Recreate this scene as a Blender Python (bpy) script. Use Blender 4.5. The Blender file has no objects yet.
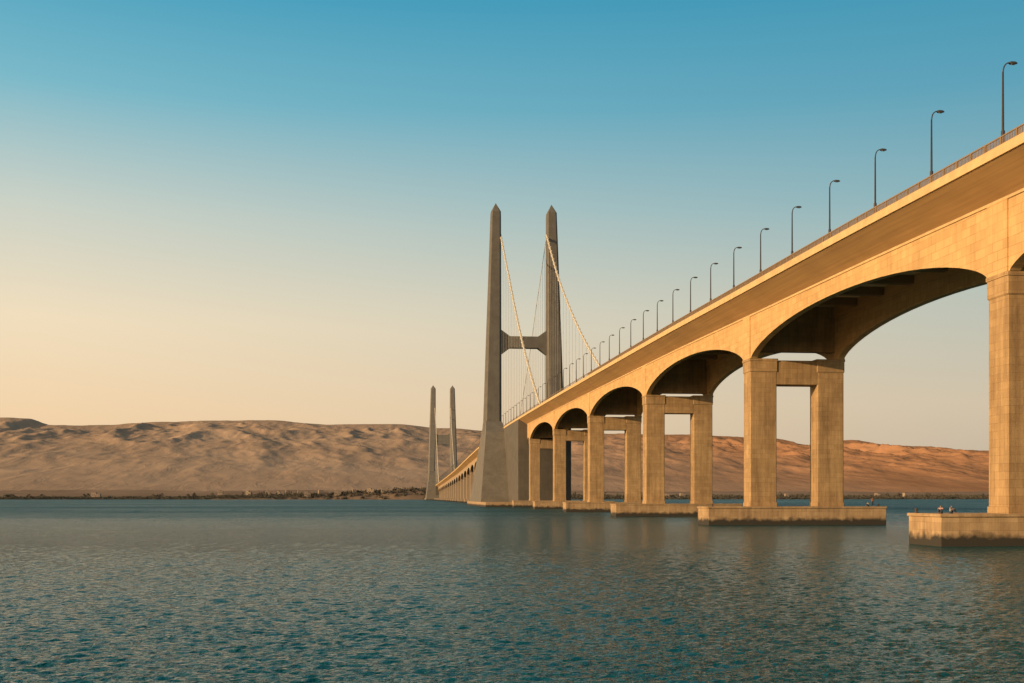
import bpy, math, random
import numpy as np
from mathutils import Vector, noise
random.seed(7)
S=bpy.context.scene; col=S.collection
R=math.radians
# ------------------------------------------------------------ helpers
def lin(c):
    return tuple(((v/255)/12.92 if v/255<=0.04045 else ((v/255+0.055)/1.055)**2.4) for v in c)+(1,)
class MB:
    def __init__(s): s.v=[]; s.f=[]
    def box(s,x0,x1,y0,y1,z0,z1):
        n=len(s.v)
        s.v+=[(x0,y0,z0),(x1,y0,z0),(x1,y1,z0),(x0,y1,z0),(x0,y0,z1),(x1,y0,z1),(x1,y1,z1),(x0,y1,z1)]
        s.f+=[tuple(n+i for i in q) for q in ((0,3,2,1),(4,5,6,7),(0,1,5,4),(1,2,6,5),(2,3,7,6),(3,0,4,7))]
    def loft(s,rings,cap=True):
        n=len(s.v); m=len(rings[0])
        for r in rings: s.v+=[tuple(p) for p in r]
        for i in range(len(rings)-1):
            for j in range(m):
                a=n+i*m+j; b=n+i*m+(j+1)%m
                s.f.append((a,b,b+m,a+m))
        if cap:
            s.f.append(tuple(n+j for j in reversed(range(m))))
            s.f.append(tuple(n+(len(rings)-1)*m+j for j in range(m)))
    def tube(s,pts,rad,k=8):
        pts=[Vector(p) for p in pts]; rings=[]
        for i,p in enumerate(pts):
            d=(pts[min(i+1,len(pts)-1)]-pts[max(i-1,0)]).normalized()
            up=Vector((0,0,1)) if abs(d.z)<.9 else Vector((0,1,0))
            a=d.cross(up).normalized(); b=a.cross(d).normalized()
            r=rad[i] if isinstance(rad,(list,tuple)) else rad
            rings.append([p+a*(r*math.cos(2*math.pi*j/k))-b*(r*math.sin(2*math.pi*j/k)) for j in range(k)])
        s.loft(rings)
    def build(s,name,mat,parent=None,bevel=0,smooth=False):
        me=bpy.data.meshes.new(name); me.from_pydata(s.v,[],s.f); me.update()
        o=bpy.data.objects.new(name,me); col.objects.link(o)
        if mat: me.materials.append(mat)
        if parent: o.parent=parent
        if smooth: me.polygons.foreach_set('use_smooth',[True]*len(me.polygons))
        if bevel:
            m=o.modifiers.new('bevel','BEVEL'); m.width=bevel; m.segments=2; m.limit_method='ANGLE'
        return o
def tag(o,label=None,cat=None,group=None,kind=None):
    if label: o['label']=label
    if cat: o['category']=cat
    if group: o['group']=group
    if kind: o['kind']=kind
    return o
def empty(name,loc=(0,0,0)):
    o=bpy.data.objects.new(name,None); col.objects.link(o); o.location=loc; return o
def sub(mb,loc):   # shift to local
    mb.v=[(a-loc[0],b-loc[1],c-loc[2]) for a,b,c in mb.v]; return mb
# ------------------------------------------------------------ materials
def newmat(name):
    m=bpy.data.materials.new(name); m.use_nodes=True; nt=m.node_tree
    return m,nt,nt.nodes['Principled BSDF']
def N(nt,t,**k):
    n=nt.nodes.new(t)
    for a,b in k.items():
        if a in n.inputs: n.inputs[a].default_value=b
        else: setattr(n,a,b)
    return n
def pos(nt,scale=(1,1,1)):
    g=nt.nodes.new('ShaderNodeNewGeometry'); m=nt.nodes.new('ShaderNodeMapping'); m.inputs['Scale'].default_value=scale
    nt.links.new(g.outputs['Position'],m.inputs['Vector']); return m.outputs['Vector']
def mixc(nt,fac,a,b,mode='MIX'):
    n=nt.nodes.new('ShaderNodeMix'); n.data_type='RGBA'; n.blend_type=mode
    for sock,v in ((n.inputs['Factor'],fac),(n.inputs[6],a),(n.inputs[7],b)):
        if hasattr(v,'is_output'): nt.links.new(v,sock)
        else: sock.default_value=v
    return n.outputs[2]
def ramp(nt,fac,stops):
    n=nt.nodes.new('ShaderNodeValToRGB'); e=n.color_ramp.elements
    while len(e)<len(stops): e.new(.5)
    for i,(p,c) in enumerate(stops): e[i].position=p; e[i].color=c if len(c)==4 else (*c,1)
    nt.links.new(fac,n.inputs['Fac']); return n.outputs['Color']
def math_(nt,op,a,b=None,clamp=False):
    n=nt.nodes.new('ShaderNodeMath'); n.operation=op; n.use_clamp=clamp
    for i,v in enumerate((a,b)):
        if v is None: continue
        if hasattr(v,'is_output'): nt.links.new(v,n.inputs[i])
        else: n.inputs[i].default_value=v
    return n.outputs[0]
def stone(name,c1,c2,joint=True,wet=False,bw=2.6,bh=1.3,dark=.6,streak=.5,rough=.85,jm=.5,ms=.03,distant=None):
    m,nt,p=newmat(name); L=nt.links
    g=nt.nodes.new('ShaderNodeNewGeometry'); sx=nt.nodes.new('ShaderNodeSeparateXYZ'); L.new(g.outputs['Position'],sx.inputs[0])
    s=math_(nt,'ADD',sx.outputs['X'],sx.outputs['Y'])
    cb=nt.nodes.new('ShaderNodeCombineXYZ'); L.new(s,cb.inputs[0]); L.new(sx.outputs['Z'],cb.inputs[1])
    n1=N(nt,'ShaderNodeTexNoise',Scale=1.0,Detail=8.0,Roughness=.7); L.new(pos(nt,(.2,.2,.2)),n1.inputs['Vector'])
    base=mixc(nt,ramp(nt,n1.outputs['Fac'],[(.35,(0,0,0)),(.66,(1,1,1))]),c1,c2)
    if joint:
        b=N(nt,'ShaderNodeTexBrick',Scale=1.0); b.inputs['Brick Width'].default_value=bw; b.inputs['Row Height'].default_value=bh
        b.inputs['Mortar Size'].default_value=ms; b.inputs['Mortar Smooth'].default_value=.3
        b.inputs['Color1'].default_value=(1,1,1,1); b.inputs['Color2'].default_value=(.78,.75,.71,1); b.inputs['Mortar'].default_value=(.58,.52,.46,1)
        L.new(cb.outputs[0],b.inputs['Vector'])
        nj=N(nt,'ShaderNodeTexNoise',Scale=.3,Detail=3.0); L.new(pos(nt),nj.inputs['Vector'])
        base=mixc(nt,math_(nt,'MULTIPLY',ramp(nt,nj.outputs['Fac'],[(.35,(.5,.5,.5)),(.6,(1,1,1))]),jm),base,b.outputs['Color'],'MULTIPLY')
    n2=N(nt,'ShaderNodeTexNoise',Scale=1.0,Detail=6.0,Roughness=.75); L.new(pos(nt,(1.1,1.1,.07)),n2.inputs['Vector'])
    base=mixc(nt,streak,base,ramp(nt,n2.outputs['Fac'],[(.3,(dark,dark*.93,dark*.86)),(.62,(1,1,1))]),'MULTIPLY')
    if distant:
        f=math_(nt,'MULTIPLY',math_(nt,'MULTIPLY',math_(nt,'ADD',sx.outputs['Y'],-450),1/700,True),.85)  # far stone fades toward haze, aerial perspective painted into the base colour
        base=mixc(nt,f,base,distant)
    if wet:
        n3=N(nt,'ShaderNodeTexNoise',Scale=.8,Detail=5.0); L.new(pos(nt),n3.inputs['Vector'])
        h=math_(nt,'MULTIPLY',math_(nt,'ADD',sx.outputs['Z'],math_(nt,'MULTIPLY',n3.outputs['Fac'],-1.6)),.5)
        base=mixc(nt,ramp(nt,h,[(.02,(1,1,1)),(.34,(0,0,0))]),base,(.035,.028,.02,1))
    L.new(base,p.inputs['Base Color']); p.inputs['Roughness'].default_value=rough
    n4=N(nt,'ShaderNodeTexNoise',Scale=1.6,Detail=6.0); L.new(pos(nt),n4.inputs['Vector'])
    bm=nt.nodes.new('ShaderNodeBump'); bm.inputs['Strength'].default_value=.35; bm.inputs['Distance'].default_value=.08
    L.new(n4.outputs['Fac'],bm.inputs['Height']); L.new(bm.outputs[0],p.inputs['Normal'])
    return m
M={}
HAZE_TINT=(.30,.23,.17,1)  # distance haze colour mixed into the far stone
M['stone']=stone('warm_travertine',(.68,.43,.19,1),(.57,.355,.152,1),bw=2.1,bh=1.05,jm=.85,streak=.45,ms=.04,distant=HAZE_TINT)
M['column']=stone('column_travertine',(.52,.335,.16,1),(.37,.235,.112,1),bw=1.8,bh=.9,streak=.85,jm=.8,dark=.5,distant=HAZE_TINT)
M['footing']=stone('footing_stone',(.54,.36,.19,1),(.38,.25,.135,1),wet=True,bw=2.2,bh=.85,jm=.95,distant=HAZE_TINT,streak=.8,dark=.5)
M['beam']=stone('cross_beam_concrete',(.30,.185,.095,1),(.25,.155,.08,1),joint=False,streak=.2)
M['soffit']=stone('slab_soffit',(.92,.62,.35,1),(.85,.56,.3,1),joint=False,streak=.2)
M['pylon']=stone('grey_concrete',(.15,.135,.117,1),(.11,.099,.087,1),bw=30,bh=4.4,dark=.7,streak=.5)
M['pylonfar']=stone('hazed_grey_concrete',(.19,.172,.155,1),(.165,.148,.134,1),bw=30,bh=4.4,dark=.8,streak=.3)  # paler copy of the pylon grey, distance haze put into its colour
M['pylonbase']=stone('grey_base_concrete',(.175,.157,.133,1),(.13,.116,.098,1),bw=9,bh=3.0,dark=.7,wet=True)
M['block']=stone('anchor_block_concrete',(.12,.104,.087,1),(.09,.079,.066,1),bw=9,bh=3.0,dark=.7,wet=True)
def boards():
    m,nt,p=newmat('board_marked_concrete'); L=nt.links
    n=N(nt,'ShaderNodeTexNoise',Scale=1.0,Detail=5.0,Roughness=.6); L.new(pos(nt,(2.6,.03,2.4)),n.inputs['Vector'])
    c=ramp(nt,n.outputs['Fac'],[(.28,(.44,.255,.105)),(.72,(.62,.37,.15))])
    n2=N(nt,'ShaderNodeTexNoise',Scale=1.0,Detail=4.0); L.new(pos(nt,(.1,.12,.1)),n2.inputs['Vector'])
    c=mixc(nt,.4,c,ramp(nt,n2.outputs['Fac'],[(.3,(.65,.62,.6)),(.65,(1,1,1))]),'MULTIPLY')
    L.new(c,p.inputs['Base Color']); p.inputs['Roughness'].default_value=.8
    return m
M['boards']=boards()
def plain(name,c,rough=.6,metal=0,var=.25,sc=3):
    m,nt,p=newmat(name); n=N(nt,'ShaderNodeTexNoise',Scale=sc,Detail=4.0); nt.links.new(pos(nt),n.inputs['Vector'])
    k=1-var
    cc=ramp(nt,n.outputs['Fac'],[(.3,tuple(v*k for v in c)),(.7,c)])
    nt.links.new(cc,p.inputs['Base Color']); p.inputs['Roughness'].default_value=rough; p.inputs['Metallic'].default_value=metal
    return m
M['edge']=plain('pale_edge_stone',(.66,.44,.21),.85,var=.25,sc=.6)
M['lamp']=plain('dark_painted_steel',(.05,.042,.038),.5)
M['glass']=plain('lamp_lens',(.35,.33,.3),.2)
M['rail']=plain('weathered_rail',(.28,.18,.1),.6)
M['asphalt']=plain('asphalt',(.05,.05,.05),.9)
M['paint']=plain('road_paint',(.75,.75,.72),.7,var=.1)
M['cable']=plain('pale_cable',(.7,.6,.46),.4)
M['hanger']=plain('hanger_wire',(.40,.34,.28),.5)
M['iron']=plain('rusty_iron',(.09,.05,.035),.7)
M['house']=plain('pale_plaster',(.34,.255,.19),.9,sc=.02)
M['roof']=plain('roof_plaster',(.26,.19,.14),.9)
M['win']=plain('dark_window',(.05,.05,.055),.2)
M['skin']=plain('skin',(.35,.19,.12),.6)
M['hair']=plain('hair',(.02,.015,.012),.6)
M['shirt_a']=plain('pale_pink_cloth',(.55,.32,.28),.9)
M['shirt_b']=plain('grey_cloth',(.3,.28,.26),.9)
M['shirt_c']=plain('rust_cloth',(.4,.13,.07),.9)
M['pants']=plain('dark_cloth',(.05,.06,.09),.9)
def landmat(name,cols,sc,det=8,bump=12,bs=.6,red=False):
    m,nt,p=newmat(name); L=nt.links
    n=N(nt,'ShaderNodeTexNoise',Scale=1.0,Detail=float(det),Roughness=.6); L.new(pos(nt,(sc,sc,sc*2)),n.inputs['Vector'])
    c=ramp(nt,n.outputs['Fac'],cols)
    if red:
        g=nt.nodes.new('ShaderNodeNewGeometry'); sx=nt.nodes.new('ShaderNodeSeparateXYZ'); L.new(g.outputs['Position'],sx.inputs[0])
        f=math_(nt,'MULTIPLY',math_(nt,'ADD',sx.outputs['X'],-300),1/1600,True)
        c=mixc(nt,f,c,mixc(nt,1.0,c,(.98,.72,.54,1),'MULTIPLY'))
    L.new(c,p.inputs['Base Color']); p.inputs['Roughness'].default_value=1; p.inputs['Specular IOR Level'].default_value=0
    n2=N(nt,'ShaderNodeTexNoise',Scale=1.0,Detail=8.0,Roughness=.6,Distortion=.6); L.new(pos(nt,(.012,.004,.012) if red else (.006,.006,.006)),n2.inputs['Vector'])
    bm=nt.nodes.new('ShaderNodeBump'); bm.inputs['Strength'].default_value=bs; bm.inputs['Distance'].default_value=bump
    L.new(n2.outputs['Fac'],bm.inputs['Height']); L.new(bm.outputs[0],p.inputs['Normal'])
    return m
M['hill']=landmat('desert_hills',[(.3,(.32,.225,.165)),(.5,(.37,.26,.19)),(.7,(.42,.3,.22))],.0015,bump=16,bs=.45,red=True)  # pale pinkish tones, distance haze included in the colour
M['shore']=landmat('shore_ground',[(.3,(.19,.135,.1)),(.55,(.27,.19,.14)),(.75,(.34,.24,.175))],.006,bump=3)
M['head']=landmat('headland_rock',[(.3,(.13,.095,.072)),(.7,(.2,.145,.108))],.02,bump=3)
M['leaf']=plain('dusty_foliage',(.08,.068,.05),1,var=.3,sc=.02)
def water():
    m,nt,p=newmat('sea_water'); L=nt.links
    p.inputs['Base Color'].default_value=(.002,.062,.068,1); p.inputs['IOR'].default_value=1.33
    p.inputs['Specular IOR Level'].default_value=.36
    a=N(nt,'ShaderNodeTexNoise',Scale=1.0,Detail=3.0,Roughness=.6,Distortion=.4); L.new(pos(nt,(3.0,4.6,1)),a.inputs['Vector'])
    b=N(nt,'ShaderNodeTexNoise',Scale=1.0,Detail=4.0,Roughness=.65,Distortion=.4); L.new(pos(nt,(.7,1.1,1)),b.inputs['Vector'])
    g=nt.nodes.new('ShaderNodeNewGeometry'); sx=nt.nodes.new('ShaderNodeSeparateXYZ'); L.new(g.outputs['Position'],sx.inputs[0])
    f=math_(nt,'MULTIPLY',math_(nt,'ADD',sx.outputs['Y'],-40),1/240,True)
    h=math_(nt,'ADD',math_(nt,'MULTIPLY',a.outputs['Fac'],.2),math_(nt,'MULTIPLY',math_(nt,'MULTIPLY',b.outputs['Fac'],f),2.2))
    bm=nt.nodes.new('ShaderNodeBump'); bm.inputs['Strength'].default_value=1; bm.inputs['Distance'].default_value=1.0
    L.new(h,bm.inputs['Height']); L.new(bm.outputs[0],p.inputs['Normal'])
    pn=N(nt,'ShaderNodeTexNoise',Scale=1.0,Detail=3.0,Roughness=.55); L.new(pos(nt,(.0035,.012,.01)),pn.inputs['Vector'])
    f2=math_(nt,'MULTIPLY',math_(nt,'ADD',sx.outputs['Y'],-60),1/350,True)
    rr=math_(nt,'ADD',.07,math_(nt,'MULTIPLY',f2,math_(nt,'ADD',.10,math_(nt,'MULTIPLY',pn.outputs['Fac'],.42))))
    L.new(rr,p.inputs['Roughness'])
    return m
M['water']=water()
# ------------------------------------------------------------ deck profile
TAB=[(-400,31),(-200,35.5),(0,39.3),(108,41.4),(150,42.3),(200,43.1),(255,44),(338,44.9),(450,45.9),(560,46.6),(650,46.9),(800,45.6),(1000,41.5),(1250,35.5),(1675,29),(2350,20),(2600,17)]
def zt(y):
    for i in range(len(TAB)-1):
        if y<=TAB[i+1][0] or i==len(TAB)-2:
            x0,a=TAB[i]; x1,b=TAB[i+1]
            xm,am=TAB[max(i-1,0)]; xp,bp=TAB[min(i+2,len(TAB)-1)]
            m0=(b-am)/(x1-xm); m1=(bp-a)/(xp-x0); h=x1-x0; t=(y-x0)/h
            return (2*t**3-3*t*t+1)*a+(t**3-2*t*t+t)*h*m0+(-2*t**3+3*t*t)*b+(t**3-t*t)*h*m1
XC=75.2; XL=66.0; XR=2*XC-XL; EL=61.5; ER=2*XC-EL
SP=88.8
PY=[116.0+SP*k for k in range(-2,6)]
TY=[669.0,1950.0]
BF={669.0:99,1950.0:47}       # block reach towards the viewer
FY=[669+SP*1.1+SP*.62*k for k in range(0,30)]
FY=[y for y in FY if y<1950-60]
GY=[1950+95+SP*.62*k for k in range(0,6)]
def spring(y): return zt(y)-11.6
def inblock(y,m=3): return any(t-BF[t]-m<y<t+47+m for t in TY)
# ------------------------------------------------------------ bridge deck
deck=empty('bridge_deck',(XC,115,0))
tag(deck,'long tan stone road deck on arches, railing along its edge','bridge')
D=tuple(deck.location)
ys=[-160+i*6 for i in range(int((2420+160)/6)+1)]
def prof(y,pts): z=zt(y); return [(x,y,z+dz) for x,dz in pts]
mb=MB(); mb.loft([prof(y,[(EL+.25,-.05),(EL+.25,-.9),(XL,-3.4),(XL+1.5,-3.4),(XL+1.5,-1.3),(XR-1.5,-1.3),(XR-1.5,-3.4),(XR,-3.4),(ER-.25,-.9),(ER-.25,-.05)]) for y in ys])
sub(mb,D).build('deck_slab',M['boards'],deck)
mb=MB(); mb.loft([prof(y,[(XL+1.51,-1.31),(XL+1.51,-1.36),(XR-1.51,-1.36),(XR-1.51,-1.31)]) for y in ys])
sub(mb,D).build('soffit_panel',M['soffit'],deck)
for x0,x1 in ((EL,EL+.6),(ER-.6,ER)):
    mb=MB(); mb.loft([prof(y,[(x0,.18),(x0,-.85),(x1,-.85),(x1,.18)]) for y in ys]); sub(mb,D).build('edge_beam',M['edge'],deck)
mb=MB(); mb.loft([prof(y,[(XL-.12,-3.3),(XL-.12,-3.65),(XL+.1,-3.65),(XL+.1,-3.3)]) for y in ys]); sub(mb,D).build('cornice',M['edge'],deck)
mb=MB(); mb.loft([prof(y,[(EL+.65,.02),(EL+.65,-.04),(ER-.65,-.04),(ER-.65,.02)]) for y in ys]); rd=sub(mb,D).build('road_surface',M['asphalt'],deck)
mb=MB(); mb.loft([prof(y,[(XC-.1,.03),(XC-.1,.024),(XC+.1,.024),(XC+.1,.03)]) for y in ys])
sub(mb,D).build('lane_marking',M['paint'],rd)
sup=sorted(PY+FY+GY+TY)
for i in range(len(sup)-1):
    a,b=sup[i],sup[i+1]
    ha=47 if a in TY else 2.3; hb=BF[b] if b in TY else 2.3
    if b-a-ha-hb<3: hb=b-a-ha-3 if b in TY else hb
    st=[(a,0)]
    y0,y1=a+ha,b-hb; n=28; cy=(y0+y1)/2; hw=(y1-y0)/2
    for j in range(n+1):
        u=-math.cos(math.pi*j/n); y=cy+hw*u
        base=spring(a)*(1-(u+1)/2)+spring(b)*(u+1)/2
        crown=zt(cy)-6.1; rise=(crown-(spring(a)+spring(b))/2)*min(1,hw/20)
        st.append((y,base+rise*max(0,1-abs(u)**2.1)**.68))
    st[0]=(a+.01,st[1][1]); st.append((b-.01,st[-1][1]))
    for X0,X1 in ((XL+.04,XL+1.3),(XR-1.3,XR-.04)):
        mb=MB(); mb.loft([[(X0,y,zt(y)-3.25),(X0,y,z),(X1,y,z),(X1,y,zt(y)-3.25)] for y,z in st])
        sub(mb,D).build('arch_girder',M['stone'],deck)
cnt=0; far=MB()
for i in range(len(sup)-1):
    a,b=sup[i],sup[i+1]; n=7 if a<700 else 4
    for j in range(1,n+1):
        y=a+(b-a)*j/(n+1); z=zt(y)
        if inblock(y): continue
        if a<20: t=far
        elif cnt<72: t=MB(); cnt+=1
        else: t=far
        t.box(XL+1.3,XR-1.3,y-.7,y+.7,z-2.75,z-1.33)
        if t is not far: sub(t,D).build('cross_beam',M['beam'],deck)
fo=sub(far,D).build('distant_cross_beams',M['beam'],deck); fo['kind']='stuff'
for y in PY+FY+GY:
    for x0,x1 in ((XL-.14,XL+.1),(XR-.1,XR+.14)):
        mb=MB(); mb.box(x0,x1,y-2.1,y+2.1,spring(y)+.02,zt(y)-3.6); sub(mb,D).build('pilaster',M['stone'],deck)
for y in PY+FY+GY:
    gap=1.5 if y<250 else .6
    mb=MB(); mb.box(XL+1.3,XR-1.3,y-.8,y+.8,spring(y)+gap,zt(y)-1.33); sub(mb,D).build('diaphragm_wall',M['column'],deck)
# railing
for sgn,x in ((1,EL+.3),(-1,ER-.3)):
    mb=MB(); yy=[y for y in ys]
    for h,r in ((1.12,.07),(.35,.04)):
        mb.loft([[(x-r,y,zt(y)+h-r),(x+r,y,zt(y)+h-r),(x+r,y,zt(y)+h+r),(x-r,y,zt(y)+h+r)] for y in yy])
    y=60
    while y<2300:
        mb.box(x-.08,x+.08,y-.08,y+.08,zt(y)+.17,zt(y)+1.16); y+=3
    y=60.3
    while y<360:
        mb.box(x-.035,x+.035,y-.05,y+.05,zt(y)+.17,zt(y)+1.1); y+=.3
    sub(mb,D).build('railing',M['rail'],deck)
# ------------------------------------------------------------ piers
def pier(y,label,group=None,small=False):
    e=empty('bridge_pier',(XC,y,0)); L=(XC,y,0); tag(e,label,'bridge pier',group)
    s=spring(y); ft=3.5
    mb=MB(); mb.box(57.4,92.0,y-3.9,y+3.6,-3,ft-.35); mb.box(57.25,92.15,y-4.05,y+3.75,ft-.349,ft)
    sub(mb,L).build('footing',M['footing'],e,bevel=0 if small else .08)
    for x0 in (XL,XR-5.2):
        x1=x0+5.2; c=.15
        def ring(z,g): return [(x0-g+c,y-2-g,z),(x1+g-c,y-2-g,z),(x1+g,y-2-g+c,z),(x1+g,y+2+g-c,z),(x1+g-c,y+2+g,z),(x0-g+c,y+2+g,z),(x0-g,y+2+g-c,z),(x0-g,y-2-g+c,z)]
        mb=MB(); mb.loft([ring(ft-.1,.12),ring(ft+.7,.12),ring(ft+.75,0),ring(s-2.6,0)])
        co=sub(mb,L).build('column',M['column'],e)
        mb=MB(); mb.loft([ring(s-2.6,.0),ring(s-2.4,.14),ring(s-.5,.14),ring(s-.45,.24),ring(s-.02,.24)])
        sub(mb,L).build('capital',M['column'],co)
    mb=MB(); mb.box(XL+5.15,XR-5.15,y-1.96,y+1.96,s-4.9,s-.3); sub(mb,L).build('tie_beam',M['column'],e,bevel=.1)
    return e
for y in PY:
    k=PY.index(y)-2
    if k<0: 
        if k==-1: pier(y,'tan twin column pier outside the right edge of the view','bridge piers')
        continue
    pier(y,['nearest tan pier, only its left column in view at the right edge',
            'large tan twin column pier, second from the right edge, whole footing in view',
            'third twin column tan pier from the right edge','fourth twin column tan pier from the right edge',
            'fifth twin column tan pier from the right edge','sixth tan pier, the one next to the big grey pylon'][k],'bridge piers')
for y in FY+GY: pier(y,'one of the tiny far piers between and beyond the two grey pylons','far bridge piers',True)
# ------------------------------------------------------------ pylons
def pylon(Y,label,pm):
    e=empty('bridge_pylon',(XC,Y,0)); L=(XC,Y,0); tag(e,label,'pylon','bridge pylons')
    fr=Y>1000; k_=1.1 if fr else 1; th=1.9 if fr else 0
    for sg in (-1,1):
        def X(v): return XC+sg*(XC-v)
        rings=[]
        for z,xo,xi,hy in ((20,49.4,61.2,7.5),(46,50.6,61.2,6.4),(100,52.3,61.2,5.2),(176,55.0,61.1,3.6),(179,55.1,61.0,3.5),(184.6,58.0,58.1,.05)):
            if z<180: xo-=th*.6; xi+=th*.8*(z>60)
            z=z if z<50 else z*k_
            c=min(.14*(xi-xo),.28*2*hy)
            pts=[(xo+c,-hy),(xi-c,-hy),(xi,-hy+c),(xi,hy-c),(xi-c,hy),(xo+c,hy),(xo,hy-c),(xo,-hy+c)]
            pts=[(X(a),Y+b,z) for a,b in pts]
            rings.append(pts if sg==-1 else pts[::-1])
        mb=MB(); mb.loft(rings); lg=sub(mb,L).build('leg',pm,e)
        mb=MB(); rb=[]
        fl=((-3,44.8,67.5,52),(3,45.3,67.2,51),(44,50.6,62.4,20),(51,51.6,61.3,7))
        if sg==1: fl=((-3,49.2,61.35,9),(3,49.2,61.35,9),(44,50.4,61.35,8),(50,51.2,61.3,7))
        for z,xo,xi,hy in fl:
            pts=[(X(xo),Y-hy,z),(X(xi),Y-hy,z),(X(xi),Y+hy,z),(X(xo),Y+hy,z)]
            rb.append(pts if sg==-1 else pts[::-1])
        mb.loft(rb); sub(mb,L).build('leg_base',M['pylonbase'],e)
    mb=MB(); rr=[]
    for u,t_,b_ in ((-1,107.3,92),(-.6,103.2,96.3),(.6,103.2,96.3),(1,107.3,92)):
        x=XC+u*14.3; rr.append([(x,Y-3,b_*k_),(x,Y+3,b_*k_),(x,Y+3,t_*k_),(x,Y-3,t_*k_)])
    if fr: rr=[[(a,b,c-(7 if c<108 else -2)) for a,b,c in q] for q in rr]
    mb.loft(rr); sub(mb,L).build('portal_beam',pm,e)
    bf=BF[Y]
    mb=MB(); mb.loft([[(61.25,y,-3),(XC*2-61.25,y,-3),(XC*2-61.25,y,zt(y)-.9),(61.25,y,zt(y)-.9)][::-1] for y in (Y-bf,Y-bf*.66,Y-bf*.33,Y,Y+24,Y+47)])
    sub(mb,L).build('pier_block',M['block'],e)
    mb=MB(); mb.box(44,102,Y-bf-3,Y+55,-4,2.6); sub(mb,L).build('footing',M['footing'],e)
    return e
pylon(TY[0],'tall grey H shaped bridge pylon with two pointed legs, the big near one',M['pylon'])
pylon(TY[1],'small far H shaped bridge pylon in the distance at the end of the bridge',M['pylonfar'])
# cables
def cable(Y,side,dirn,label,span,sag):
    sgn=-1 if side=='l' else 1
    xt=XC+sgn*14.2; xd=XC+sgn*(XC-EL-.35)
    e=empty('suspension_cable',(xd,Y,zt(Y))); L=tuple(e.location); tag(e,label,'cable','suspension cables')
    ye=Y+dirn*span; ze=zt(ye)+.3; pts=[]; n=44
    for i in range(n+1):
        t=i/n; y=Y+dirn*span*t; z=166+(ze-166)*t-sag*4*t*(1-t); x=xt+(xd-xt)*min(1,t*4)
        pts.append((x,y,z))
    mb=MB(); mb.tube(pts,.46 if dirn<0 else .16,6)
    if dirn<0:
        for i in range(1,n): 
            p=Vector(pts[i]); mb.box(p.x-.6,p.x+.6,p.y-.45,p.y+.45,p.z-.6,p.z+.6)
    sub(mb,L).build('main_cable',M['cable'],e)
    for i in range(2,n-1,2):
        p=pts[i]; mb=MB(); mb.tube([(p[0],p[1],zt(p[1])+.1),(p[0],p[1],p[2])],.07,5)
        sub(mb,L).build('hanger',M['hanger'],e)
cable(TY[0],'l',-1,'pale cable curving from the left leg of the near pylon down to the deck edge',184,9)
cable(TY[0],'r',-1,'pale cable sweeping down rightwards from the right leg of the near pylon',235,12)
cable(TY[0],'l',1,'cable behind the left leg of the near pylon, running away from the viewer',184,9)
cable(TY[0],'r',1,'thin cable seen between the legs of the near pylon, running away from its right leg',184,9)
for s_,w in (('l','left'),('r','right')):
    cable(TY[1],s_,-1,'thin cable on the near side of the %s leg of the far pylon'%w,184,9)
# ------------------------------------------------------------ lamps
def lamp_mesh():
    p=MB(); p.tube([(0,0,0),(0,0,.1),(0,0,1.9),(0,0,2.0),(0,0,8.0)],[.21,.21,.2,.13,.09],8)
    a=MB(); pts=[(0,0,7.9),(.03,0,8.25),(.12,0,8.6),(.28,0,8.85),(.5,0,9.0),(.75,0,9.04)]
    a.tube(pts,[.09,.085,.08,.075,.07,.07],6)
    h=MB(); h.loft([[(x,-w,9.04-d),(x,w,9.04-d),(x,w*.7,9.04+u),(x,-w*.7,9.04+u)] for x,w,d,u in ((.65,.09,.07,.07),(.85,.2,.13,.12),(1.3,.22,.13,.1),(1.55,.1,.08,.02))])
    g=MB(); g.box(.9,1.3,-.13,.13,8.86,8.91)
    b=MB(); b.box(-.24,.24,-.24,.24,-.02,.12)
    return p,a,h,g,b
p,a,h,g,b=lamp_mesh()
lamp0=empty('street_lamp',(0,0,0))
pole=p.build('pole',M['lamp'],lamp0,smooth=True); a.build('arm',M['lamp'],lamp0,smooth=True)
hd=h.build('lamp_head',M['lamp'],lamp0); g.build('lens',M['glass'],hd); b.build('base_plate',M['lamp'],lamp0)
def copytree(o,par=None):
    c=o.copy(); col.objects.link(c); c.parent=par
    for ch in o.children: copytree(ch,c)
    return c
onum=['nearest','second nearest','third nearest','fourth nearest','fifth nearest','sixth nearest','seventh nearest','eighth nearest','ninth nearest','tenth nearest','eleventh nearest','twelfth nearest']
k=0; y=108.6
while y<1900:
    o=lamp0 if k==0 else copytree(lamp0)
    o.location=(EL+.85,y,zt(y)+.02)
    if k<12: lab='%s dark street lamp on the deck edge, counted from the right edge'%onum[k]; gr='street lamps along the deck edge'
    elif y<650: lab='small dark street lamp on the deck between the nearer lamps and the big pylon'; gr='street lamps approaching the big pylon'
    else: lab='tiny street lamp on the deck beyond the big pylon'; gr='street lamps beyond the big pylon'
    tag(o,lab,'street lamp',gr); k+=1; y+=15.45
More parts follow.
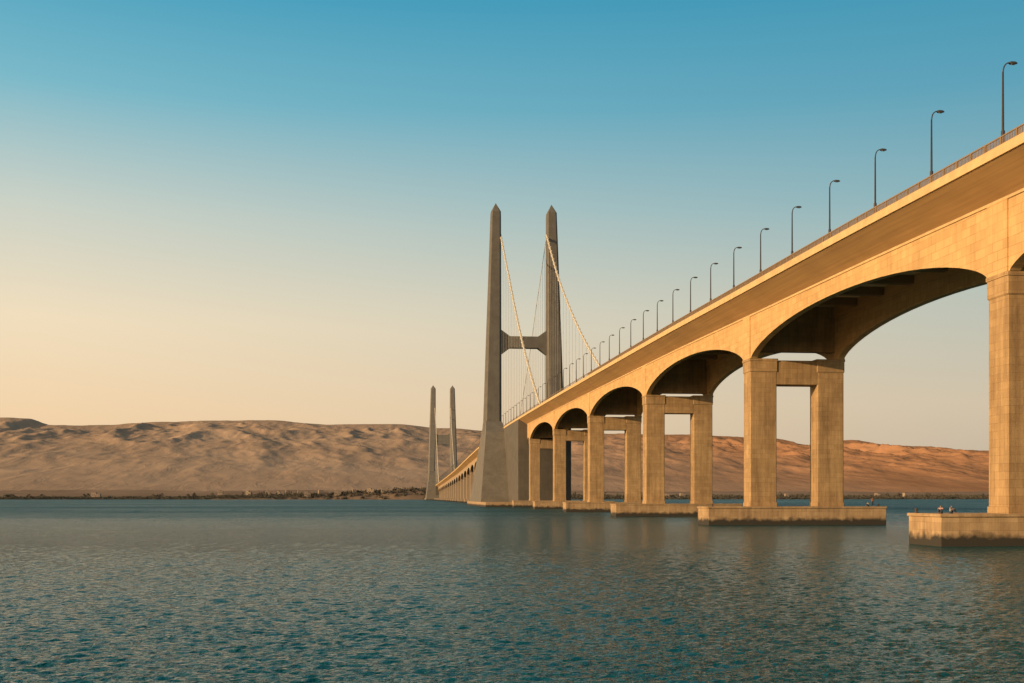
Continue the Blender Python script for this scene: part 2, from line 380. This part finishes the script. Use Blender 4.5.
# ------------------------------------------------------------ sea : one sheet, real waves, finer near the viewer
def sea():
    rng=np.random.default_rng(5)
    nr,nc=1750,850
    y0_=20
    Yr=y0_*np.exp(np.linspace(0,math.log(2600/y0_),nr)); T=np.linspace(-.72,1.08,nc)
    Y=np.repeat(Yr[:,None],nc,1); X=Y*T[None,:]
    dy=Y*math.log(2600/y0_)/nr; dx=Y*(1.8/nc); sp=np.maximum(dy,dx)
    Z=np.zeros_like(X)
    nw=150; lam=.22*np.exp(rng.random(nw)*math.log(1.1/.22))
    th=R(-80)+rng.normal(0,.6,nw); ph=rng.random(nw)*6.283
    ms=.042
    P=np.zeros_like(X)
    for i in range(9):
        a=rng.random()*6.283; kx=rng.normal(0,1)*.02; ky=rng.normal(0,1)*.05
        P+=np.sin(kx*X+ky*Y+a)
    P=.96+.04*np.tanh(P/2.2)
    for i in range(nw):
        k=2*math.pi/lam[i]; s=math.sqrt(2*ms/nw); amp=s/k
        att=np.clip((lam[i]/sp-2.2)/1.4,0,1)
        ph_=k*(math.cos(th[i])*X+math.sin(th[i])*Y)+ph[i]
        Z+=amp*att*(np.sin(ph_)+.18*np.sin(2*ph_+1.2))
    for i in range(40):
        l_=2.2*math.exp(rng.random()*math.log(14/2.2)); k=2*math.pi/l_; t_=R(-85)+rng.normal(0,.45); q_=rng.random()*6.283
        amp=math.sqrt(2*.007/40)/k*np.clip((Y-120)/250,0,1)*np.clip((l_/sp-2.2)/1.4,0,1)
        Z+=amp*np.sin(k*(math.cos(t_)*X+math.sin(t_)*Y)+q_)
    Z*=P
    v=np.stack([X,Y,Z],-1).reshape(-1,3)
    idx=np.arange(nr*nc).reshape(nr,nc)
    q=np.stack([idx[:-1,:-1],idx[:-1,1:],idx[1:,1:],idx[1:,:-1]],-1).reshape(-1,4)
    e=np.array([(-30000,-3000,-.5),(30000,-3000,-.5),(30000,30000,-.5),(-30000,30000,-.5)],float)
    n0=len(v); v=np.concatenate([v,e]); q=np.concatenate([q,np.array([[n0,n0+1,n0+2,n0+3]])])
    me=bpy.data.meshes.new('water'); me.vertices.add(len(v)); me.vertices.foreach_set('co',v.ravel())
    me.loops.add(len(q)*4); me.loops.foreach_set('vertex_index',q.ravel().astype(np.int32))
    me.polygons.add(len(q)); me.polygons.foreach_set('loop_start',np.arange(len(q),dtype=np.int32)*4)
    me.polygons.foreach_set('use_smooth',np.ones(len(q),bool)); me.update(calc_edges=True); me.validate()
    me.materials.append(M['water']); o=bpy.data.objects.new('water',me); col.objects.link(o); return o
tag(sea(),'teal rippled sea water','water',kind='structure')
# ------------------------------------------------------------ land
def fbm(x,y,o=5,z=0.0):
    s=0;a=1;t=0
    for i in range(o):
        s+=a*noise.noise(Vector((x,y,z+i*7.3))); t+=a; a*=.5; x*=2.05; y*=2.05
    return s/t
def ridged(x,y,o=5):
    s=0;a=1;t=0;w=1
    for i in range(o):
        v=1-abs(noise.noise(Vector((x,y,i*5.1))))*2.0; v=max(0,v)**1.3
        s+=a*v*w; t+=a; w=min(1,max(.4,v*1.6)); a*=.55; x*=2.1; y*=2.1
    return s/t
RT=[(-60,420),(0,420),(28,421),(50,427),(100,427),(170,423),(260,421),(330,425),(400,424),(440,428),(500,431),(620,432),(700,433),(760,435),(812,442),(850,437),(885,442),(985,447),(1100,450)]
RT=[(math.tan(math.atan((px-512)/1100)+R(5.81)),(497-y)/1100) for px,y in RT]
def ridge(X):
    t=X/6900.0
    if t<=RT[0][0]: k=RT[0][1]
    elif t>=RT[-1][0]: k=RT[-1][1]
    else:
        for i in range(len(RT)-1):
            if t<=RT[i+1][0]:
                u=(t-RT[i][0])/(RT[i+1][0]-RT[i][0]); u=u*u*(3-2*u); k=RT[i][1]*(1-u)+RT[i+1][1]*u; break
    return k*6900-27
def ss(a,b,x): t=min(1,max(0,(x-a)/(b-a))); return t*t*(3-2*t)
def shoreY(X): return 2380+70*fbm(X/500,3.3,4)+max(0,X-400)*.12
def land(X,Y):
    d=Y-shoreY(X)
    z=-3+ss(-20,40,d)*5+max(0,min(d,1800))*.016
    z+=ss(100,600,d)*6*(fbm(X/220,Y/220,4)+.2)
    if Y>3250:
        wx=X+130*fbm(X/600,Y/600,3,4.0)+(Y-5000)*.12; wy=Y+260*fbm(X/900,Y/900,3,9.0)
        t=min(1,max(0,(Y-3300)/3600)); prof_=.5*t+.5*t*t*(3-2*t)
        H=ridge(X)
        rg=ridged(wx/330,wy/900,6)
        cr=1+.9*ss(900,2200,X)
        carve=(1-rg)*50*cr*ss(3300,4400,Y)*(1-ss(6500,6900,Y)*.92)
        z+=max(0,prof_*H-carve*(.12+.88*prof_))
        z+=12*fbm(X/900+3,Y/700,3)*ss(3500,5000,Y)*(1-ss(6300,6900,Y)*.9)
        z+=2*fbm(X/100,Y/100,3)*ss(3400,5000,Y)
    if Y>6900: z-=(Y-6900)*.05
    return z
def grid(name,x0,x1,nx,y0,y1,ny,mat,fn,dz=0,pw=1):
    mb=MB()
    for j in range(ny+1):
        y=y0+(y1-y0)*(j/ny)**pw
        for i in range(nx+1):
            x=x0+(x1-x0)*i/nx; mb.v.append((x,y,fn(x,y)+dz))
    for j in range(ny):
        for i in range(nx):
            a=j*(nx+1)+i; mb.f.append((a,a+1,a+nx+2,a+nx+1))
    return mb.build(name,mat,smooth=True)
tag(grid('shore',-2600,3600,300,2250,3400,60,M['shore'],land,pw=1.4),'low dusty far shore along the water','shore',kind='structure')
tag(grid('hills',-3400,5200,780,3380,7300,260,M['hill'],land,-.05),'bare eroded desert hills across the horizon','hills',kind='structure')
def headf(X,Y):
    s=0
    for cx,cy,w,h_ in ((25,2300,85,22),(-50,2330,120,17),(-150,2350,140,11),(-270,2360,130,7)):
        s=max(s,h_*max(0,1-((X-cx)/w)**2-((Y-cy)/75)**2)**.6)
    return -2.5+s*(1+.35*fbm(X/22,Y/22,5))+ (1.5*fbm(X/9,Y/9,3)+1.5 if s>0 else 0)
tag(grid('headland',-410,150,150,2215,2440,50,M['head'],headf),'dark rocky headland behind the far pylon','headland',kind='structure')
mb=MB(); rnd=random.Random(3)
def clump(cx,cy,cz,w,h,n):
    for _ in range(n):
        x=cx+rnd.gauss(0,w*.4); y=cy+rnd.gauss(0,w*.4); z=cz+rnd.random()**.8*h*(1-min(.8,abs(x-cx)/w))
        s=rnd.uniform(.6,1.5); a=rnd.uniform(0,6.28); b=rnd.uniform(-.8,.8)
        ux,uy=math.cos(a)*s,math.sin(a)*s; n0=len(mb.v)
        mb.v+=[(x-ux,y-uy,z-s*.6),(x+ux,y+uy,z-s*.6+b),(x+ux*.6,y+uy*.6,z+s*.8),(x-ux*.7,y-uy*.7,z+s*.7+b)]; mb.f.append((n0,n0+1,n0+2,n0+3))
for i in range(4600):
    X=rnd.uniform(-1100,1750)
    dens=fbm(X/150,1.0,4)
    k_=.5+.5*ss(-600,-250,X)
    Y=shoreY(X)+8+rnd.random()**1.6*280*k_; clump(X,Y,land(X,Y)-.5,rnd.uniform(7,16),rnd.uniform(4,7)*k_*(1+1.5*max(0,dens)),24)
for i in range(150):
    X=rnd.uniform(-1100,1750) if i%3 else rnd.uniform(-350,100); Y=shoreY(X)+rnd.uniform(20,150)
    clump(X,Y,land(X,Y)+3,rnd.uniform(5,8),rnd.uniform(8,13)*(.6 if X<-450 else 1),40)
for i in range(1100):
    X=rnd.uniform(-380,115); Y=rnd.uniform(2235,2400); z=headf(X,Y)
    if z>1: clump(X,Y,z-.5,rnd.uniform(4,10),rnd.uniform(3,7),20)
tag(mb.build('shoreline_trees',M['leaf']),'dark dusty belt of trees and scrub along the far shore','trees',kind='stuff')
# houses
hp=empty('shore_house')
mb=MB(); mb.box(-7,7,-5,5,-4,5.5); mb.box(-7,1,-4.9,5,5.5,8.6); hw=mb.build('wall',M['house'],hp)
mb=MB(); mb.box(-7.3,7.3,-5.3,5.3,5.5,5.9); mb.box(-7.3,1.3,-5.2,5.3,8.6,9.1); mb.build('roof',M['roof'],hp)
for x in (-5,-2,2.5,5):
    mb=MB(); mb.box(x-.7,x+.7,-5.08,-4.9,2,3.7); mb.build('window',M['win'],hp)
mb=MB(); mb.box(-.6,.6,-5.08,-4.9,-.5,2.2); mb.build('door',M['iron'],hp)
hs=[(X,None) for X in (-330,-301,-276,-250,-222,-405,-660,620,655,700,905,1010,1190,1220)]+[(-190,2300),(-160,2310),(-128,2295),(-95,2300),(-60,2290),(-30,2285),(8,2280)]
for i,(X,Y) in enumerate(hs):
    o=hp if i==0 else copytree(hp)
    if Y is None: Y=shoreY(X)+rnd.uniform(60,200); z=land(X,Y)+3.5+(5 if -430<=X<-100 else 0)
    else: z=headf(X,Y)+2
    o.location=(X,Y,z); sc=rnd.uniform(.6,1.1); o.scale=(sc*rnd.uniform(.8,1.5),sc,sc)
    o.rotation_euler[2]=rnd.uniform(-.3,.3)
    tag(o,'tiny pale flat roofed house on the far shore '+('left of the bridge' if X<10 else 'right of the bridge'),'house','houses on the far shore '+('left' if X<10 else 'right'))
# ------------------------------------------------------------ people
def skin(name,pts,edges,rad,mat,parent,sub_=2):
    me=bpy.data.meshes.new(name); me.from_pydata(pts,edges,[]); me.update()
    o=bpy.data.objects.new(name,me); col.objects.link(o); o.parent=parent; me.materials.append(mat)
    bpy.context.view_layer.objects.active=o
    m=o.modifiers.new('skin','SKIN'); m.use_smooth_shade=True
    sv=me.skin_vertices[0].data
    for i,r in enumerate(rad): sv[i].radius=(r,r*.85) if not isinstance(r,tuple) else r; sv[i].use_root=(i==0)
    s=o.modifiers.new('sub','SUBSURF'); s.levels=sub_; s.render_levels=sub_
    return o
def person(loc,rz,pose,shirt,label):
    e=empty('person',loc); e.rotation_euler[2]=rz; tag(e,label,'person','people on the pier footings')
    if pose=='stand':
        J=dict(pel=(0,0,.95),ch=(0,.02,1.28),nk=(0,.02,1.48),hb=(0,.0,1.56),ht=(0,-.01,1.68),
               hl=(-.1,0,.9),kl=(-.12,-.03,.5),al=(-.12,.03,.08),fl=(-.13,-.15,.04),hr=(.1,0,.9),kr=(.13,-.02,.5),ar=(.14,.02,.08),fr=(.16,-.16,.04),
               sl=(-.19,.02,1.42),el=(-.26,.03,1.14),wl=(-.25,-.06,.9),dl=(-.25,-.09,.8),sr=(.19,.02,1.42),er=(.27,.03,1.14),wr=(.2,-.14,1.0),dr=(.14,-.2,.98))
    else:
        J=dict(pel=(0,0,.14),ch=(0,-.03,.48),nk=(0,-.08,.68),hb=(0,-.11,.76),ht=(0,-.13,.88),
               hl=(-.1,-.04,.13),kl=(-.15,-.42,.5),al=(-.14,-.6,.1),fl=(-.15,-.78,.04),hr=(.1,-.04,.13),kr=(.16,-.42,.48),ar=(.15,-.62,.1),fr=(.17,-.8,.04),
               sl=(-.19,-.06,.62),el=(-.26,-.22,.42),wl=(-.15,-.42,.55),dl=(-.08,-.46,.55),sr=(.19,-.06,.62),er=(.26,-.22,.42),wr=(.14,-.42,.55),dr=(.07,-.47,.55))
    rr=dict(pel=.13,ch=.14,nk=.055,hb=.075,ht=.08,hl=.085,kl=.06,al=.04,fl=.035,hr=.085,kr=.06,ar=.04,fr=.035,sl=.055,el=.042,wl=.028,dl=.03,sr=.055,er=.042,wr=.028,dr=.03)
    E=[('pel','ch'),('ch','nk'),('nk','hb'),('hb','ht'),('pel','hl'),('hl','kl'),('kl','al'),('al','fl'),('pel','hr'),('hr','kr'),('kr','ar'),('ar','fr'),('ch','sl'),('sl','el'),('el','wl'),('wl','dl'),('ch','sr'),('sr','er'),('er','wr'),('wr','dr')]
    def mk(name,keys,mat,grow):
        idx={k:i for i,k in enumerate(keys)}
        return skin(name,[J[k] for k in keys],[(idx[a],idx[b]) for a,b in E if a in idx and b in idx],[rr[k]+grow for k in keys],mat,e)
    mk('body',list(J.keys()),M['skin'],0)
    mk('shirt',['pel','ch','sl','el','sr','er'],shirt,.02)
    mk('trousers',['pel','hl','kl','al','hr','kr','ar'],M['pants'],.02)
    hx,hy,hz=J['ht']
    skin('hair',[(hx,hy+.02,hz+.01),(hx,hy+.04,hz-.05)],[(0,1)],[.078,.065],M['hair'],e)
    return e
F1=PY[2]; F2=PY[3]
person((58.0,F1-2.7,3.5),R(-40),'sit',M['shirt_a'],'person in a pale pink top sitting near the left end of the nearest footing')
person((59.0,F1-2.9,3.5),R(25),'sit',M['shirt_b'],'person in a grey top sitting on the nearest footing, closest to its column')
person((89.6,F2-3.1,3.5),R(15),'stand',M['shirt_c'],'person in a rust red top standing at the right end of the second footing')
person((88.7,F2-3.2,3.5),R(-60),'sit',M['shirt_b'],'person in a grey top sitting at the right end of the second footing')
def bollard(loc,label):
    mb=MB(); mb.tube([(0,0,-.02),(0,0,.08),(0,0,.1),(0,0,.35),(0,0,.4),(0,0,.5)],[.26,.26,.14,.13,.2,.17],10)
    o=mb.build('mooring_bollard',M['iron'],smooth=True); o.location=loc; tag(o,label,'bollard','mooring bollards')
bollard((57.8,F1+2.6,3.5),'rusty mooring bollard at the left corner of the nearest footing')
bollard((58.3,F2-3.3,3.5),'rusty mooring bollard at the left corner of the second footing')
bollard((91.2,F2-2.2,3.5),'rusty mooring bollard at the right end of the second footing')
# ------------------------------------------------------------ light
az=Vector((-.93,-.37,0)).normalized(); el=R(13)
sd=Vector((az.x*math.cos(el),az.y*math.cos(el),math.sin(el)))
l=bpy.data.lights.new('sun','SUN'); l.energy=4.7; l.angle=R(.6); l.color=(1,.69,.36)
lo=bpy.data.objects.new('sun',l); col.objects.link(lo); lo.rotation_euler=sd.to_track_quat('Z','Y').to_euler()
w=bpy.data.worlds.new('World'); S.world=w; w.use_nodes=True; nt=w.node_tree; L=nt.links
bg=nt.nodes['Background']
tc=nt.nodes.new('ShaderNodeTexCoord'); sx=nt.nodes.new('ShaderNodeSeparateXYZ'); L.new(tc.outputs['Generated'],sx.inputs[0])
A=ramp(nt,sx.outputs['Z'],[(0,lin((238,202,160))),(.07,lin((250,217,174))),(.15,lin((248,228,194))),(.24,lin((208,215,203))),(.33,lin((126,190,206))),(.42,lin((68,164,196))),(.65,lin((32,102,124))),(1,lin((20,72,92)))])
B=ramp(nt,sx.outputs['Z'],[(0,lin((200,182,160))),(.08,lin((214,198,172))),(.17,lin((190,197,185))),(.25,lin((138,181,189))),(.33,lin((92,163,187))),(.42,lin((54,150,183))),(.65,lin((26,94,118))),(1,lin((18,68,88)))])
mr=nt.nodes.new('ShaderNodeMapRange'); mr.inputs['From Min'].default_value=-.3; mr.inputs['From Max'].default_value=.5; L.new(sx.outputs['X'],mr.inputs['Value'])
grad=mixc(nt,mr.outputs[0],A,B)
sky=nt.nodes.new('ShaderNodeTexSky'); sky.sky_type='NISHITA'; sky.sun_disc=False; sky.sun_elevation=el; sky.sun_rotation=math.atan2(az.x,az.y); sky.dust_density=3
sk=mixc(nt,1.0,sky.outputs[0],(.08,.08,.08,1),'MULTIPLY')
base=mixc(nt,.08,grad,sk)
# broad warm glow around the low sun, added as fill for shaded undersides
vd=nt.nodes.new('ShaderNodeVectorMath'); vd.operation='DOT_PRODUCT'; L.new(tc.outputs['Generated'],vd.inputs[0]); vd.inputs[1].default_value=tuple(sd)
gl=math_(nt,'POWER',math_(nt,'MAXIMUM',vd.outputs['Value'],0.0),3.0)
glow=mixc(nt,1.0,base,mixc(nt,gl,(0,0,0,1),(1.9,1.15,.5,1)),'ADD')
L.new(glow,bg.inputs['Color']); bg.inputs['Strength'].default_value=1.0
# ------------------------------------------------------------ camera
c=bpy.data.cameras.new('camera'); co=bpy.data.objects.new('camera',c); col.objects.link(co)
co.location=(0,0,5.3); co.rotation_euler=(R(90),0,-R(5.81))
c.sensor_width=36; c.lens=1100/1024*36; c.shift_y=(497-341.5)/1024; c.clip_end=60000; c.clip_start=.5
S.camera=co
S.view_settings.view_transform='Standard'; S.view_settings.look='None'; S.view_settings.exposure=0
